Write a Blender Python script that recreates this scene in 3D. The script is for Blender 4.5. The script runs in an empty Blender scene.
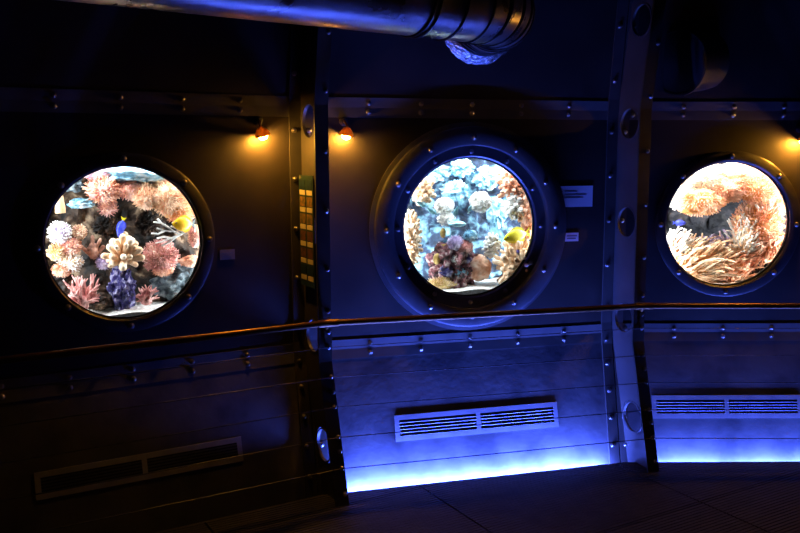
import bpy, bmesh, math, random
from mathutils import Vector, Matrix, noise

random.seed(7)
scene = bpy.context.scene
C = scene.collection
V = Vector

# ------------------------------------------------------------------ measures
CAM_H, YAW, PITCH, FPX = 2.006, math.radians(-0.67), math.radians(8.03), 848.6
AB = V((-0.638, 4.999)); BC = V((1.336, 5.564))          # wall corners at the two visible ribs
TA, TC = math.radians(30.92), math.radians(1.28)
TB = math.atan2(BC.y - AB.y, BC.x - AB.x)
LA, LC = 1.021, 0.93
ZP, Z1, Z2, ZTOP = 1.5075, 0.785, 2.235, 3.5
RIB_A, RIB_B = math.radians(30.1), math.radians(20.9)
WEB = 0.283
RAIL_Z = 1.02


def lerp(t, xs, ys):
    if t <= xs[0]:
        return ys[0] + (ys[1] - ys[0]) * (t - xs[0]) / (xs[1] - xs[0])
    for i in range(len(xs) - 1):
        if t <= xs[i + 1]:
            return ys[i] + (ys[i + 1] - ys[i]) * (t - xs[i]) / (xs[i + 1] - xs[i])
    return ys[-1] + (ys[-1] - ys[-2]) * (t - xs[-1]) / (xs[-1] - xs[-2])


def off(z):                        # how far the hull leans into the room at height z
    return lerp(z, [0, Z1, Z2, ZTOP], [0.225, 0.015, 0.0, 0.20])


def d2(a):
    return V((math.cos(a), math.sin(a)))


def inward(a):
    return V((math.sin(a), -math.cos(a)))


TZ, TD = TA + math.radians(15), TC - math.radians(15)
A0 = AB - d2(TA) * 2 * LA
C1 = BC + d2(TC) * 2 * LC
BAYS = {   # base left corner, base right corner, angle
    'Z': (A0 - d2(TZ) * 2.0, A0, TZ), 'A': (A0, AB, TA), 'B': (AB, BC, TB),
    'C': (BC, C1, TC), 'D': (C1, C1 + d2(TD) * 2.0, TD)}
ORDER = 'ZABCD'


def cross2(p, u, q, v):
    den = u.x * v.y - u.y * v.x
    t = ((q.x - p.x) * v.y - (q.y - p.y) * v.x) / den
    return p + u * t


def corner(k, side, z, extra=0.0):
    """end of panel k at height z; side -1 left, +1 right"""
    l, r, a = BAYS[k]
    o = off(z) + extra
    i = ORDER.index(k) + side
    base = l if side < 0 else r
    if 0 <= i < 5:
        a2 = BAYS[ORDER[i]][2]
        return cross2(base + inward(a) * o, d2(a), base + inward(a2) * o, d2(a2))
    return base + inward(a) * o


def pan(k, s, z, d=0.0):
    """point on panel k: s sideways from its middle, height z, d metres into the room"""
    l, r, a = BAYS[k]
    p = (l + r) / 2 + d2(a) * s + inward(a) * (off(z) + d)
    return V((p.x, p.y, z))


def nrm(k, z=ZP):
    a = BAYS[k][2]
    sl = -(off(z + .01) - off(z - .01)) / .02
    n = inward(a)
    return V((n.x, n.y, sl)).normalized()


def tan3(k):
    t = d2(BAYS[k][2])
    return V((t.x, t.y, 0))


RIBS = {'L': (A0, RIB_A + math.radians(9)), 'AB': (AB, RIB_A), 'BC': (BC, RIB_B), 'R': (C1, RIB_B - math.radians(15))}


def rib(k, z, dr, s=0.0):
    p, a = RIBS[k]
    q = p + inward(a) * (dr + off(z)) + d2(a) * s
    return V((q.x, q.y, z))


CAM = V((0, 0, CAM_H))
FWD = V((math.sin(YAW) * math.cos(PITCH), math.cos(YAW) * math.cos(PITCH), -math.sin(PITCH)))
RGT = V((math.cos(YAW), -math.sin(YAW), 0))
UPV = RGT.cross(FWD)


def ray(u, v):
    return (FWD + RGT * ((u - 400) / FPX) + UPV * ((266.5 - v) / FPX)).normalized()


def on_panel(k, u, v, d=0.0):
    """(s, z) where a sight line meets panel k, d metres in front of it"""
    r = ray(u, v)
    l, rr, a = BAYS[k]
    m = (l + rr) / 2
    n = inward(a)
    z = ZP
    for _ in range(12):
        o = off(z) + d
        q = m + n * o
        t = ((q.x) * n.x + (q.y) * n.y) / (r.x * n.x + r.y * n.y)
        z = CAM_H + r.z * t
    p = V((r.x * t, r.y * t)) - m
    return p.dot(d2(a)), z


def tank_pt(k, u, v, depth):
    r = ray(u, v)
    l, rr, a = BAYS[k]
    n = inward(a)
    q = (l + rr) / 2 - n * depth
    t = (q.x * n.x + q.y * n.y) / (r.x * n.x + r.y * n.y)
    return CAM + r * t


def on_floor(u, v):
    r = ray(u, v)
    return CAM + r * (-CAM_H / r.z)


# ------------------------------------------------------------------ materials
def lin(c):
    c = c / 255.0
    return c / 12.92 if c <= 0.04045 else ((c + 0.055) / 1.055) ** 2.4


def rgb(r, g, b):
    return (lin(r), lin(g), lin(b), 1.0)


def mat(name, c1, c2=None, rough=0.5, metal=0.0, scale=6.0, bump=0.0, bscale=None, c3=None, detail=6.0, lo=.35, hi=.65,
        coat=0.0, sss=0.0, stretch=None, rough2=None):
    m = bpy.data.materials.new(name)
    m.use_nodes = True
    nt = m.node_tree
    b = nt.nodes['Principled BSDF']
    b.inputs['Roughness'].default_value = rough
    b.inputs['Metallic'].default_value = metal
    b.inputs['Coat Weight'].default_value = coat
    if sss:
        b.inputs['Subsurface Weight'].default_value = sss
        b.inputs['Subsurface Scale'].default_value = 0.01
    b.inputs['Base Color'].default_value = c1
    tc = nt.nodes.new('ShaderNodeTexCoord')
    src = tc.outputs['Object']
    if stretch:
        mp = nt.nodes.new('ShaderNodeMapping')
        mp.inputs['Scale'].default_value = stretch
        nt.links.new(src, mp.inputs['Vector'])
        src = mp.outputs['Vector']
    n = nt.nodes.new('ShaderNodeTexNoise')
    n.inputs['Scale'].default_value = scale
    n.inputs['Detail'].default_value = detail
    nt.links.new(src, n.inputs['Vector'])
    if c2:
        cr = nt.nodes.new('ShaderNodeValToRGB')
        e = cr.color_ramp.elements
        e[0].position, e[0].color = lo, c1
        e[1].position, e[1].color = hi, c2
        if c3:
            x = e.new((lo + hi) / 2)
            x.color = c3
        nt.links.new(n.outputs['Fac'], cr.inputs['Fac'])
        nt.links.new(cr.outputs['Color'], b.inputs['Base Color'])
    if rough2 is not None:
        mr = nt.nodes.new('ShaderNodeMapRange')
        mr.inputs['To Min'].default_value = rough
        mr.inputs['To Max'].default_value = rough2
        mr.inputs['From Min'].default_value = lo
        mr.inputs['From Max'].default_value = hi
        nt.links.new(n.outputs['Fac'], mr.inputs['Value'])
        nt.links.new(mr.outputs['Result'], b.inputs['Roughness'])
    if bump:
        n2 = nt.nodes.new('ShaderNodeTexNoise')
        n2.inputs['Scale'].default_value = bscale or scale * 3
        n2.inputs['Detail'].default_value = 4
        nt.links.new(src, n2.inputs['Vector'])
        bp = nt.nodes.new('ShaderNodeBump')
        bp.inputs['Strength'].default_value = bump
        bp.inputs['Distance'].default_value = 0.02
        nt.links.new(n2.outputs['Fac'], bp.inputs['Height'])
        nt.links.new(bp.outputs['Normal'], b.inputs['Normal'])
    return m


def emit(name, col, strength):
    m = bpy.data.materials.new(name)
    m.use_nodes = True
    b = m.node_tree.nodes['Principled BSDF']
    b.inputs['Base Color'].default_value = col
    b.inputs['Emission Color'].default_value = col
    b.inputs['Emission Strength'].default_value = strength
    return m


STEEL = mat('hull_steel', rgb(42, 38, 35), rgb(62, 56, 51), 0.5, 0.3, 2.2, 0.06, 9, lo=.3, hi=.7, rough2=.55)
ZINC = mat('stained_zinc', rgb(70, 70, 73), rgb(92, 91, 91), 0.5, 0.3, 5.0, 0.08, 24, lo=.34, hi=.6, c3=rgb(84, 83, 85), detail=9, rough2=.58)
RIBSTEEL = mat('rib_steel', rgb(60, 58, 56), rgb(80, 77, 72), 0.5, 0.3, 3.0, 0.05, 12, lo=.3, hi=.7)
DARKSTEEL = mat('dark_painted_steel', rgb(58, 58, 58), rgb(74, 72, 70), 0.42, 0.5, 5.0, 0.05, 20)
FLANGE = mat('rib_flange_paint', rgb(52, 52, 44), rgb(66, 64, 54), 0.5, 0.3, 6.0, 0.05, 20)
STRIP = mat('seam_strip_steel', rgb(104, 104, 104), rgb(126, 124, 120), 0.4, 0.5, 5, 0.04, 15, lo=.3, hi=.7)
BOLT = mat('bolt_steel', rgb(150, 148, 142), rgb(178, 172, 164), 0.28, 0.9, 20)
RING = mat('porthole_ring_steel', rgb(92, 92, 94), rgb(112, 112, 112), 0.38, 0.65, 5, 0.03, 20)
RUBBER = mat('black_gasket_rubber', rgb(18, 18, 18), rgb(26, 26, 26), 0.6)
DUCT = mat('galvanised_duct', rgb(150, 148, 146), rgb(186, 184, 180), 0.26, 0.95, 7, 0.03, 30, stretch=(1, 1, 1), rough2=.36)
DUCTSEAM = mat('duct_seam_black', rgb(26, 26, 28), rgb(40, 40, 42), 0.45, 0.6)
FOIL = mat('crumpled_foil', rgb(176, 176, 180), rgb(200, 200, 204), 0.22, 0.95, 20, 0.8, 45)
BRASS = mat('handrail_brass', rgb(112, 80, 40), rgb(134, 98, 52), 0.34, 0.75, 8)
CABLE = mat('cable_steel', rgb(70, 70, 72), rgb(96, 96, 98), 0.4, 0.8, 30)
GRATE = mat('floor_bar_steel', rgb(34, 32, 31), rgb(48, 45, 42), 0.7, 0.0, 9, 0.05, 30)
FLOORBASE = mat('floor_base', rgb(22, 21, 21), rgb(34, 32, 31), 0.7, 0.1, 6)
VENT = mat('vent_frame_steel', rgb(142, 142, 144), rgb(162, 162, 162), 0.4, 0.2, 9, 0.03)
LOUVRE = mat('vent_louvre', rgb(62, 62, 66), rgb(78, 78, 82), 0.4, 0.6, 9)
VOID = mat('vent_dark_backing', rgb(8, 8, 9), rgb(12, 12, 13), 0.8)
PAPER = mat('paper', rgb(206, 208, 214), rgb(220, 222, 226), 0.3, 0, 6, coat=.6)
INK = mat('faded_ink', rgb(110, 112, 122), rgb(126, 128, 138), 0.6)
SHADE = mat('lamp_shade_bronze', rgb(120, 84, 40), rgb(150, 104, 50), 0.35, 0.8, 10)
_nt = SHADE.node_tree
_tl = _nt.nodes.new('ShaderNodeBsdfTranslucent'); _tl.inputs['Color'].default_value = (.9, .5, .12, 1)
_ms = _nt.nodes.new('ShaderNodeMixShader'); _ms.inputs[0].default_value = .05
_nt.links.new(_nt.nodes['Principled BSDF'].outputs[0], _ms.inputs[1]); _nt.links.new(_tl.outputs[0], _ms.inputs[2])
_nt.links.new(_ms.outputs[0], _nt.nodes['Material Output'].inputs['Surface'])
BULB = emit('lit_bulb', (1.0, 0.43, 0.045, 1), 720.0)
TANK = mat('tank_wall', rgb(40, 56, 76), rgb(60, 78, 100), 0.7, 0, 3)

GLASS = bpy.data.materials.new('porthole_glass')
GLASS.use_nodes = True
nt = GLASS.node_tree
nt.nodes.remove(nt.nodes['Principled BSDF'])
_tr = nt.nodes.new('ShaderNodeBsdfTransparent'); _tr.inputs['Color'].default_value = (.96, .985, 1, 1)
_gl = nt.nodes.new('ShaderNodeBsdfGlossy'); _gl.inputs['Roughness'].default_value = 0.03
_mx = nt.nodes.new('ShaderNodeMixShader')
_lw = nt.nodes.new('ShaderNodeFresnel'); _lw.inputs['IOR'].default_value = 1.3
nt.links.new(_lw.outputs[0], _mx.inputs[0]); nt.links.new(_tr.outputs[0], _mx.inputs[1]); nt.links.new(_gl.outputs[0], _mx.inputs[2])
nt.links.new(_mx.outputs[0], nt.nodes['Material Output'].inputs['Surface'])


# ------------------------------------------------------------------ object helpers
WLOC = {}


def thing(name, label, cat, loc=(0, 0, 0), group=None):
    o = bpy.data.objects.new(name, None)
    o.empty_display_size = 0.05
    C.objects.link(o)
    o.location = loc
    WLOC[o] = V(loc)
    tag(o, label, cat, group)
    return o


def tag(o, label, cat, group=None):
    o['label'] = label
    o['category'] = cat
    if group:
        o['group'] = group
    return o


def obj(name, bm, mats, parent=None, smooth=True, loc=None, sharp=40):
    bmesh.ops.recalc_face_normals(bm, faces=bm.faces)
    me = bpy.data.meshes.new(name)
    bm.to_mesh(me)
    bm.free()
    if not isinstance(mats, (list, tuple)):
        mats = [mats]
    for m in mats:
        me.materials.append(m)
    o = bpy.data.objects.new(name, me)
    C.objects.link(o)
    if parent is not None:
        o.parent = parent
        WLOC[o] = WLOC[parent]
        base = WLOC[parent]
    else:
        if loc is None:
            xs = [v.co for v in me.vertices]
            loc = V(((min(c.x for c in xs) + max(c.x for c in xs)) / 2, (min(c.y for c in xs) + max(c.y for c in xs)) / 2,
                     min(c.z for c in xs)))
        base = V(loc)
        o.location = base
        WLOC[o] = base
    me.transform(Matrix.Translation(-base))
    if smooth:
        me.polygons.foreach_set('use_smooth', [True] * len(me.polygons))
        try:
            me.set_sharp_from_angle(angle=math.radians(sharp))
        except Exception:
            pass
    return o


def struct(name, bm, mats, smooth=False):
    o = obj(name, bm, mats, None, smooth, loc=(0, 0, 0))
    o['kind'] = 'structure'
    return o


def hexa(bm, pts, mi=0):
    """eight points: bottom four then top four"""
    v = [bm.verts.new(p) for p in pts]
    for f in ((0, 1, 2, 3), (7, 6, 5, 4), (0, 4, 5, 1), (1, 5, 6, 2), (2, 6, 7, 3), (3, 7, 4, 0)):
        fc = bm.faces.new([v[i] for i in f])
        fc.material_index = mi


def box(bm, c, ax, ay, az, sx, sy, sz, mi=0):
    c = V(c); X = ax * sx / 2; Y = ay * sy / 2; Z = az * sz / 2
    hexa(bm, [c - X - Y - Z, c + X - Y - Z, c + X + Y - Z, c - X + Y - Z, c - X - Y + Z, c + X - Y + Z, c + X + Y + Z, c - X + Y + Z], mi)


def tube(bm, pts, rad, seg=8, cap=True, mi=0):
    pts = [V(p) for p in pts]
    if not isinstance(rad, (list, tuple)):
        rad = [rad] * len(pts)
    rings = []
    prev = None
    for i, p in enumerate(pts):
        t = (pts[min(i + 1, len(pts) - 1)] - pts[max(i - 1, 0)]).normalized()
        if prev is None:
            a = V((0, 0, 1)) if abs(t.z) < .9 else V((1, 0, 0))
            x = t.cross(a).normalized()
        else:
            x = (prev - t * prev.dot(t))
            x = x.normalized() if x.length > 1e-6 else t.orthogonal().normalized()
        prev = x
        y = t.cross(x)
        rings.append([bm.verts.new(p + (x * math.cos(2 * math.pi * j / seg) + y * math.sin(2 * math.pi * j / seg)) * rad[i]) for j in range(seg)])
    for a, b in zip(rings, rings[1:]):
        for j in range(seg):
            f = bm.faces.new((a[j], a[(j + 1) % seg], b[(j + 1) % seg], b[j]))
            f.material_index = mi
    if cap:
        bm.faces.new(rings[0][::-1]).material_index = mi
        bm.faces.new(rings[-1]).material_index = mi
    return rings


def lathe(bm, c, axis, prof, seg=48, closed=False, mi=0):
    """prof: list of (radius, height along axis); closed joins last to first"""
    c = V(c); axis = V(axis).normalized()
    x = axis.orthogonal().normalized(); y = axis.cross(x)
    rings = []
    for r, h in prof:
        if r < 1e-6:
            rings.append([bm.verts.new(c + axis * h)])
        else:
            rings.append([bm.verts.new(c + axis * h + (x * math.cos(2 * math.pi * j / seg) + y * math.sin(2 * math.pi * j / seg)) * r) for j in range(seg)])
    pairs = list(zip(rings, rings[1:]))
    if closed:
        pairs.append((rings[-1], rings[0]))
    for a, b in pairs:
        for j in range(seg):
            k = (j + 1) % seg
            if len(a) == 1 and len(b) == 1:
                continue
            if len(a) == 1:
                f = bm.faces.new((a[0], b[k], b[j]))
            elif len(b) == 1:
                f = bm.faces.new((a[j], a[k], b[0]))
            else:
                f = bm.faces.new((a[j], a[k], b[k], b[j]))
            f.material_index = mi


def cell_with_hole(bm, fmap, u0, u1, v0, v1, cu, cv, r, thick, seg=48):
    """rectangular plate cell with a round hole; fmap(u, v, d) gives the point, d = depth through the plate"""
    def outer(j):
        a = 2 * math.pi * j / seg
        c, s = math.cos(a), math.sin(a)
        tx = ((u1 - cu) if c > 0 else (u0 - cu)) / c if abs(c) > 1e-9 else 1e9
        ty = ((v1 - cv) if s > 0 else (v0 - cv)) / s if abs(s) > 1e-9 else 1e9
        t = min(tx, ty)
        return cu + c * t, cv + s * t
    ds = (0, thick) if thick else (0,)
    grids = []
    for d in ds:
        rows = []
        for q in (0, .33, .66, 1):
            row = []
            for j in range(seg):
                a = 2 * math.pi * j / seg
                iu, iv = cu + r * math.cos(a), cv + r * math.sin(a)
                ou, ov = outer(j)
                row.append(bm.verts.new(fmap(iu + (ou - iu) * q, iv + (ov - iv) * q, d)))
            rows.append(row)
        # corners
        grids.append(rows)
        for a, b in zip(rows, rows[1:]):
            for j in range(seg):
                bm.faces.new((a[j], a[(j + 1) % seg], b[(j + 1) % seg], b[j]))
        for (cu2, cv2) in ((u1, v1), (u0, v1), (u0, v0), (u1, v0)):
            ang = math.atan2(cv2 - cv, cu2 - cu) % (2 * math.pi)
            j = int(ang / (2 * math.pi) * seg) % seg
            if abs(ang - 2 * math.pi * j / seg) > 1e-4:
                bm.faces.new((rows[-1][j], bm.verts.new(fmap(cu2, cv2, d)), rows[-1][(j + 1) % seg]))
    if thick:
        a, b = grids[0][0], grids[1][0]
        for j in range(seg):
            bm.faces.new((a[j], a[(j + 1) % seg], b[(j + 1) % seg], b[j]))


# bolts: one shared mesh (washer under a domed hexagon head), axis +Z
def bolt_mesh():
    bm = bmesh.new()
    lathe(bm, (0, 0, 0), (0, 0, 1), [(0, -.002), (.0150, -.002), (.0150, .003), (.012, .0035)], 16)
    lathe(bm, (0, 0, 0), (0, 0, 1), [(.0112, .003), (.0112, .009), (.0085, .0125), (.004, .0145), (0, .015)], 6 * 2)
    bmesh.ops.recalc_face_normals(bm, faces=bm.faces)
    me = bpy.data.meshes.new('bolt')
    bm.to_mesh(me); bm.free()
    me.materials.append(BOLT)
    me.polygons.foreach_set('use_smooth', [True] * len(me.polygons))
    return me


BOLT_ME = bolt_mesh()


def bolt(parent, p, n, k=1.0):
    o = bpy.data.objects.new('bolt', BOLT_ME)
    C.objects.link(o)
    o.parent = parent
    o.location = V(p) - WLOC[parent]
    o.rotation_euler = V((0, 0, 1)).rotation_difference(V(n)).to_euler()
    o.scale = (k, k, k)
    return o


UP = V((0, 0, 1))

# ------------------------------------------------------------------ setting: walls, floor, ceiling
HOLE = {}
WNAME = {'Z': 'wall_far_left', 'A': 'wall_left', 'B': 'wall_center', 'C': 'wall_right', 'D': 'wall_far_right'}
ZS = [-.34, 0, .42, Z1]
# re-centre the porthole of the right bay on the photo
HOLE['C'] = (on_panel('C', 727.7, 223)[0], .424)
HOLE['A'] = (on_panel('A', 126.6, 241)[0], .424)
HOLE['B'] = (on_panel('B', 470.6, 226)[0], .45)
PZ = {k: on_panel(k, u, v)[1] for k, u, v in (('A', 122.6, 243.2), ('B', 468.3, 227.6), ('C', 726.7, 224.3))}


def half(k, side, z):
    l, r, a = BAYS[k]
    m = (l + r) / 2
    return (corner(k, side, z) - m).dot(d2(a))


for k in ORDER:
    bm = bmesh.new()

    def quad(z0, z1, s0=None, s1=None, mi=0):
        a0 = half(k, -1, z0) if s0 is None else s0
        a1 = half(k, -1, z1) if s0 is None else s0
        b0 = half(k, 1, z0) if s1 is None else s1
        b1 = half(k, 1, z1) if s1 is None else s1
        bm.faces.new([bm.verts.new(p) for p in (pan(k, a0, z0), pan(k, b0, z0), pan(k, b1, z1), pan(k, a1, z1))]).material_index = mi
    for z0, z1 in zip(ZS, ZS[1:]):
        quad(z0, z1, mi=1)
    if k in HOLE:
        cs, r = HOLE[k]
        zc = PZ[k]
        h = .60
        quad(Z1, zc - h); quad(zc + h, Z2)
        quad(zc - h, zc + h, None, cs - h); quad(zc - h, zc + h, cs + h, None)
        cell_with_hole(bm, lambda u, v, d: pan(k, u, v, -d), cs - h, cs + h, zc - h, zc + h, cs, zc, r, 0.0, 64)
    else:
        quad(Z1, Z2)
    quad(Z2, 2.9); quad(2.9, ZTOP)
    struct(WNAME[k], bm, [STEEL, ZINC])

# ceiling: one slab over the bays
bm = bmesh.new()
pts = [corner('Z', -1, ZTOP)] + [corner(k, 1, ZTOP) for k in ORDER]
pts = [V((p.x, p.y, ZTOP)) for p in pts] + [V((4.5, -1.6, ZTOP)), V((-4.5, -1.6, ZTOP))]
lo = [bm.verts.new(p) for p in pts]
hi = [bm.verts.new(p + V((0, 0, .1))) for p in pts]
bm.faces.new(lo); bm.faces.new(hi[::-1])
for i in range(len(pts)):
    j = (i + 1) % len(pts)
    bm.faces.new((lo[i], lo[j], hi[j], hi[i]))
struct('ceiling', bm, DARKSTEEL)

# floor: raised bars over a dark base, both stopping short of the wall above a light trough
FD = math.radians(31.0)
fa, fb = d2(FD), V((-math.sin(FD), math.cos(FD)))


def floor_lines(gap):
    out = []
    for k in ORDER:
        l, r, a = BAYS[k]
        out.append((l + inward(a) * (off(0) + gap), inward(a)))
    out += [(V((0, -1.5)), V((0, 1))), (V((4.2, 0)), V((-1, 0))), (V((-3.6, 0)), V((1, 0)))]
    return out


def clip(b, lines):
    lo_, hi_ = -50, 50
    for p, n in lines:
        # (fa*t + fb*b - p).n >= 0
        c0 = (fb * b - p).dot(n); c1 = fa.dot(n)
        if abs(c1) < 1e-9:
            if c0 < 0:
                return None
        elif c1 > 0:
            lo_ = max(lo_, -c0 / c1)
        else:
            hi_ = min(hi_, -c0 / c1)
    return (lo_, hi_) if hi_ - lo_ > .03 else None


xp = on_floor(703, 503)
a_seam = V((xp.x, xp.y)).dot(fa); b_seam = V((xp.x, xp.y)).dot(fb)
xq = on_floor(449, 505)
a_seam2 = V((xq.x, xq.y)).dot(fa)
bm = bmesh.new()
PITCHB = .026
L_ = floor_lines(.105)
plate = max(.6, abs(a_seam - a_seam2))
for i in range(-230, 230):
    b = b_seam + (i + .5) * PITCHB
    cl = clip(b, L_)
    if not cl:
        continue
    cuts = [cl[0]] + [a_seam + plate * j for j in range(-12, 12) if cl[0] + .02 < a_seam + plate * j < cl[1] - .02] + [cl[1]]
    w = .0195 if i % 38 else .012
    for t0, t1 in zip(cuts, cuts[1:]):
        t0 += .006; t1 -= .006
        if t1 - t0 < .01:
            continue
        m = fa * ((t0 + t1) / 2) + fb * b
        box(bm, (m.x, m.y, -.012), V((fa.x, fa.y, 0)), V((fb.x, fb.y, 0)), UP, t1 - t0, w, .024)
for k in ORDER:            # edge bar along the wall
    l, r, a = BAYS[k]
    g = .09
    e0, e1 = corner(k, -1, 0, g), corner(k, 1, 0, g)
    h0, h1 = corner(k, -1, 0, g + .02), corner(k, 1, 0, g + .02)
    hexa(bm, [V((e0.x, e0.y, -.03)), V((e1.x, e1.y, -.03)), V((h1.x, h1.y, -.03)), V((h0.x, h0.y, -.03)),
              V((e0.x, e0.y, -.004)), V((e1.x, e1.y, -.004)), V((h1.x, h1.y, -.004)), V((h0.x, h0.y, -.004))])
# base: convex polygon clipped from the lines
poly = [V((-3.6, -1.5)), V((4.2, -1.5)), V((4.2, 9)), V((-3.6, 9))]
for p, n in floor_lines(.20)[:5]:
    new = []
    for q0, q1 in zip(poly, poly[1:] + poly[:1]):
        s0, s1 = (q0 - p).dot(n), (q1 - p).dot(n)
        if s0 >= 0:
            new.append(q0)
        if s0 * s1 < 0:
            new.append(q0 + (q1 - q0) * (s0 / (s0 - s1)))
    poly = new
top = [bm.verts.new((q.x, q.y, -.026)) for q in poly]
bot = [bm.verts.new((q.x, q.y, -.33)) for q in poly]
bm.faces.new(top).material_index = 1
bm.faces.new(bot[::-1]).material_index = 1
for i in range(len(poly)):
    j = (i + 1) % len(poly)
    bm.faces.new((top[i], bot[i], bot[j], top[j])).material_index = 1
struct('floor', bm, [GRATE, FLOORBASE])

# ------------------------------------------------------------------ seam strips along the two bends of the hull
tn = 1
for k in 'ABC':
    for zc, pos in ((Z2, 'upper'), (Z1, 'lower')):
        hl = half(k, -1, zc) + .012; hr = half(k, 1, zc) - .012
        bm = bmesh.new()
        th, hgt = .006, .058
        for z0, z1 in ((zc, zc + hgt), (zc - hgt, zc)):
            hexa(bm, [pan(k, hl, z0, .001), pan(k, hr, z0, .001), pan(k, hr, z0, th), pan(k, hl, z0, th),
                      pan(k, hl, z1, .001), pan(k, hr, z1, .001), pan(k, hr, z1, th), pan(k, hl, z1, th)])
        o = struct('trim_%d' % tn, bm, STRIP)
        tn += 1
        cs = HOLE[k][0]
        for j in range(-3, 4):
            s = cs + j * .325
            if s < hl + .03 or s > hr - .03:
                continue
            for dz in (.026, -.026):
                bolt(o, pan(k, s, zc + dz, th), nrm(k, zc + dz * 2))

# ------------------------------------------------------------------ ribs
RLABEL = {'L': 'riveted steel hull rib left of the leftmost porthole', 'AB': 'steel hull rib with round holes between the left and middle portholes, carrying the fish chart',
          'BC': 'blue-lit steel hull rib with round holes between the middle and right portholes', 'R': 'steel hull rib right of the rightmost porthole'}
HOLES_Z = (.285, .91, 1.53, 2.15, 2.77)


def make_rib(k):
    t = thing('hull_rib', RLABEL[k], 'rib', rib(k, 0, WEB / 2), 'hull ribs')
    bm = bmesh.new()
    th = .012
    fm = lambda u, v, d: rib(k, v, u, d - th / 2)
    bounds = [-.30] + [(a + b) / 2 for a, b in zip(HOLES_Z, HOLES_Z[1:])] + [3.1]
    for i, hz in enumerate(HOLES_Z):
        z0, z1 = hz - .29, hz + .29
        if i == 0:
            z0 = -.02
        lo_, hi_ = bounds[i], bounds[i + 1]
        cell_with_hole(bm, fm, 0.0, WEB, z0, z1, WEB / 2, hz, .098, th, 48)
        for a, b in ((lo_, z0), (z1, hi_)):
            if b - a > .002:
                hexa(bm, [fm(0, a, 0), fm(WEB, a, 0), fm(WEB, a, th), fm(0, a, th), fm(0, b, 0), fm(WEB, b, 0), fm(WEB, b, th), fm(0, b, th)])
    hexa(bm, [fm(0, 3.1, 0), fm(WEB, 3.1, 0), fm(WEB, 3.1, th), fm(0, 3.1, th), fm(0, ZTOP, 0), fm(WEB, ZTOP, 0), fm(WEB, ZTOP, th), fm(0, ZTOP, th)])
    obj('web', bm, RIBSTEEL, t, False)
    zz = [0.0 if k in ('AB', 'BC') else 0.0, .42, Z1, 1.5, Z2, 2.9, ZTOP]
    bm = bmesh.new()
    for a, b in zip(zz, zz[1:]):
        hexa(bm, [rib(k, a, WEB, -.041), rib(k, a, WEB, .041), rib(k, a, WEB + .014, .041), rib(k, a, WEB + .014, -.041),
                  rib(k, b, WEB, -.041), rib(k, b, WEB, .041), rib(k, b, WEB + .014, .041), rib(k, b, WEB + .014, -.041)])
        hexa(bm, [rib(k, a, WEB - .055, .030), rib(k, a, WEB - .055, .041), rib(k, a, WEB, .041), rib(k, a, WEB, .030),
                  rib(k, b, WEB - .055, .030), rib(k, b, WEB - .055, .041), rib(k, b, WEB, .041), rib(k, b, WEB, .030)])
    obj('flange', bm, FLANGE, t, False)
    # angle bracket against the wall on each side of the web
    kl, kr = {'L': 'ZA', 'AB': 'AB', 'BC': 'BC', 'R': 'CD'}[k]
    for kk, sd in ((kl, 1), (kr, -1)):
        bm = bmesh.new()
        zb = [-.05, Z1 - .07, Z1 + .07, Z2 - .07, Z2 + .07, ZTOP]
        for a, b in zip(zb[::1], zb[1:]):
            pa = []
            for z in (a, b):
                e = half(kk, sd, z)
                pa += [pan(kk, e - sd * .075, z, .002), pan(kk, e - sd * .006, z, .002), pan(kk, e - sd * .006, z, .018), pan(kk, e - sd * .075, z, .014)]
            hexa(bm, pa)
        obj('wall_bracket', bm, RIBSTEEL, t, False)
        for z in (.08, .25, .42, .59, .74, .95, 1.24, 1.53, 1.82, 2.10, 2.42, 2.75):
            e = half(kk, sd, z)
            bolt(t, pan(kk, e - sd * .048, z, .016), nrm(kk, z))
    for hz in HOLES_Z:
        bm = bmesh.new()
        p, a = RIBS[k]
        ax = V((math.cos(a), math.sin(a), 0))
        lathe(bm, rib(k, hz, WEB / 2), ax, [(.093, -.009), (.101, -.009), (.101, .009), (.093, .009)], 48, True)
        obj('hole_sleeve', bm, RIBSTEEL, t)
    for z in (.06, .2, .29, .37, .535, .615, .70, .87, .96, 1.08, 1.32, 1.65, 1.98, 2.31, 2.62):
        o_ = rib(k, z, WEB + .014, .022)
        p, a = RIBS[k]
        n = inward(a)
        bolt(t, o_, V((n.x, n.y, 0)), .95)
    return t


for k in ('L', 'AB', 'BC', 'R'):
    make_rib(k)

# ------------------------------------------------------------------ handrail and cables
RK = ('L', 'AB', 'BC', 'R')
t = thing('handrail', 'brass handrail tube running across the whole room in front of the portholes', 'handrail', rib('AB', RAIL_Z, WEB + .05))
for a, b in zip(RK, RK[1:]):
    pass
bm = bmesh.new()
tube(bm, [rib(k, RAIL_Z, WEB + .055) for k in RK], .019, 16)
obj('rail_tube', bm, BRASS, t)
for k in ('AB', 'BC'):
    p = rib(k, RAIL_Z, WEB + .055)
    i = RK.index(k)
    a = (rib(RK[i - 1], RAIL_Z, WEB + .055) - p).normalized(); b = (rib(RK[i + 1], RAIL_Z, WEB + .055) - p).normalized()
    bm = bmesh.new()
    tube(bm, [p + a * .06, p + a * .02, p + b * .02, p + b * .06], .0225, 16)
    obj('joint_sleeve', bm, BRASS, t)
    bm = bmesh.new()
    tube(bm, [rib(k, RAIL_Z - .03, WEB + .012), rib(k, RAIL_Z - .03, WEB + .04), rib(k, RAIL_Z - .012, WEB + .053)], .008, 10)
    obj('rail_bracket', bm, BRASS, t)
for n_, z in (('topmost', .87), ('second from the top', .70), ('middle one', .535), ('second from the floor', .37), ('lowest', .20)):
    bm = bmesh.new()
    tube(bm, [rib(k, z, WEB + .022, .022) for k in RK], .0028, 8)
    o = obj('railing_cable', bm, CABLE)
    tag(o, 'thin taut steel railing cable under the handrail, %s of the five' % n_, 'cable', 'railing cables')

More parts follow.
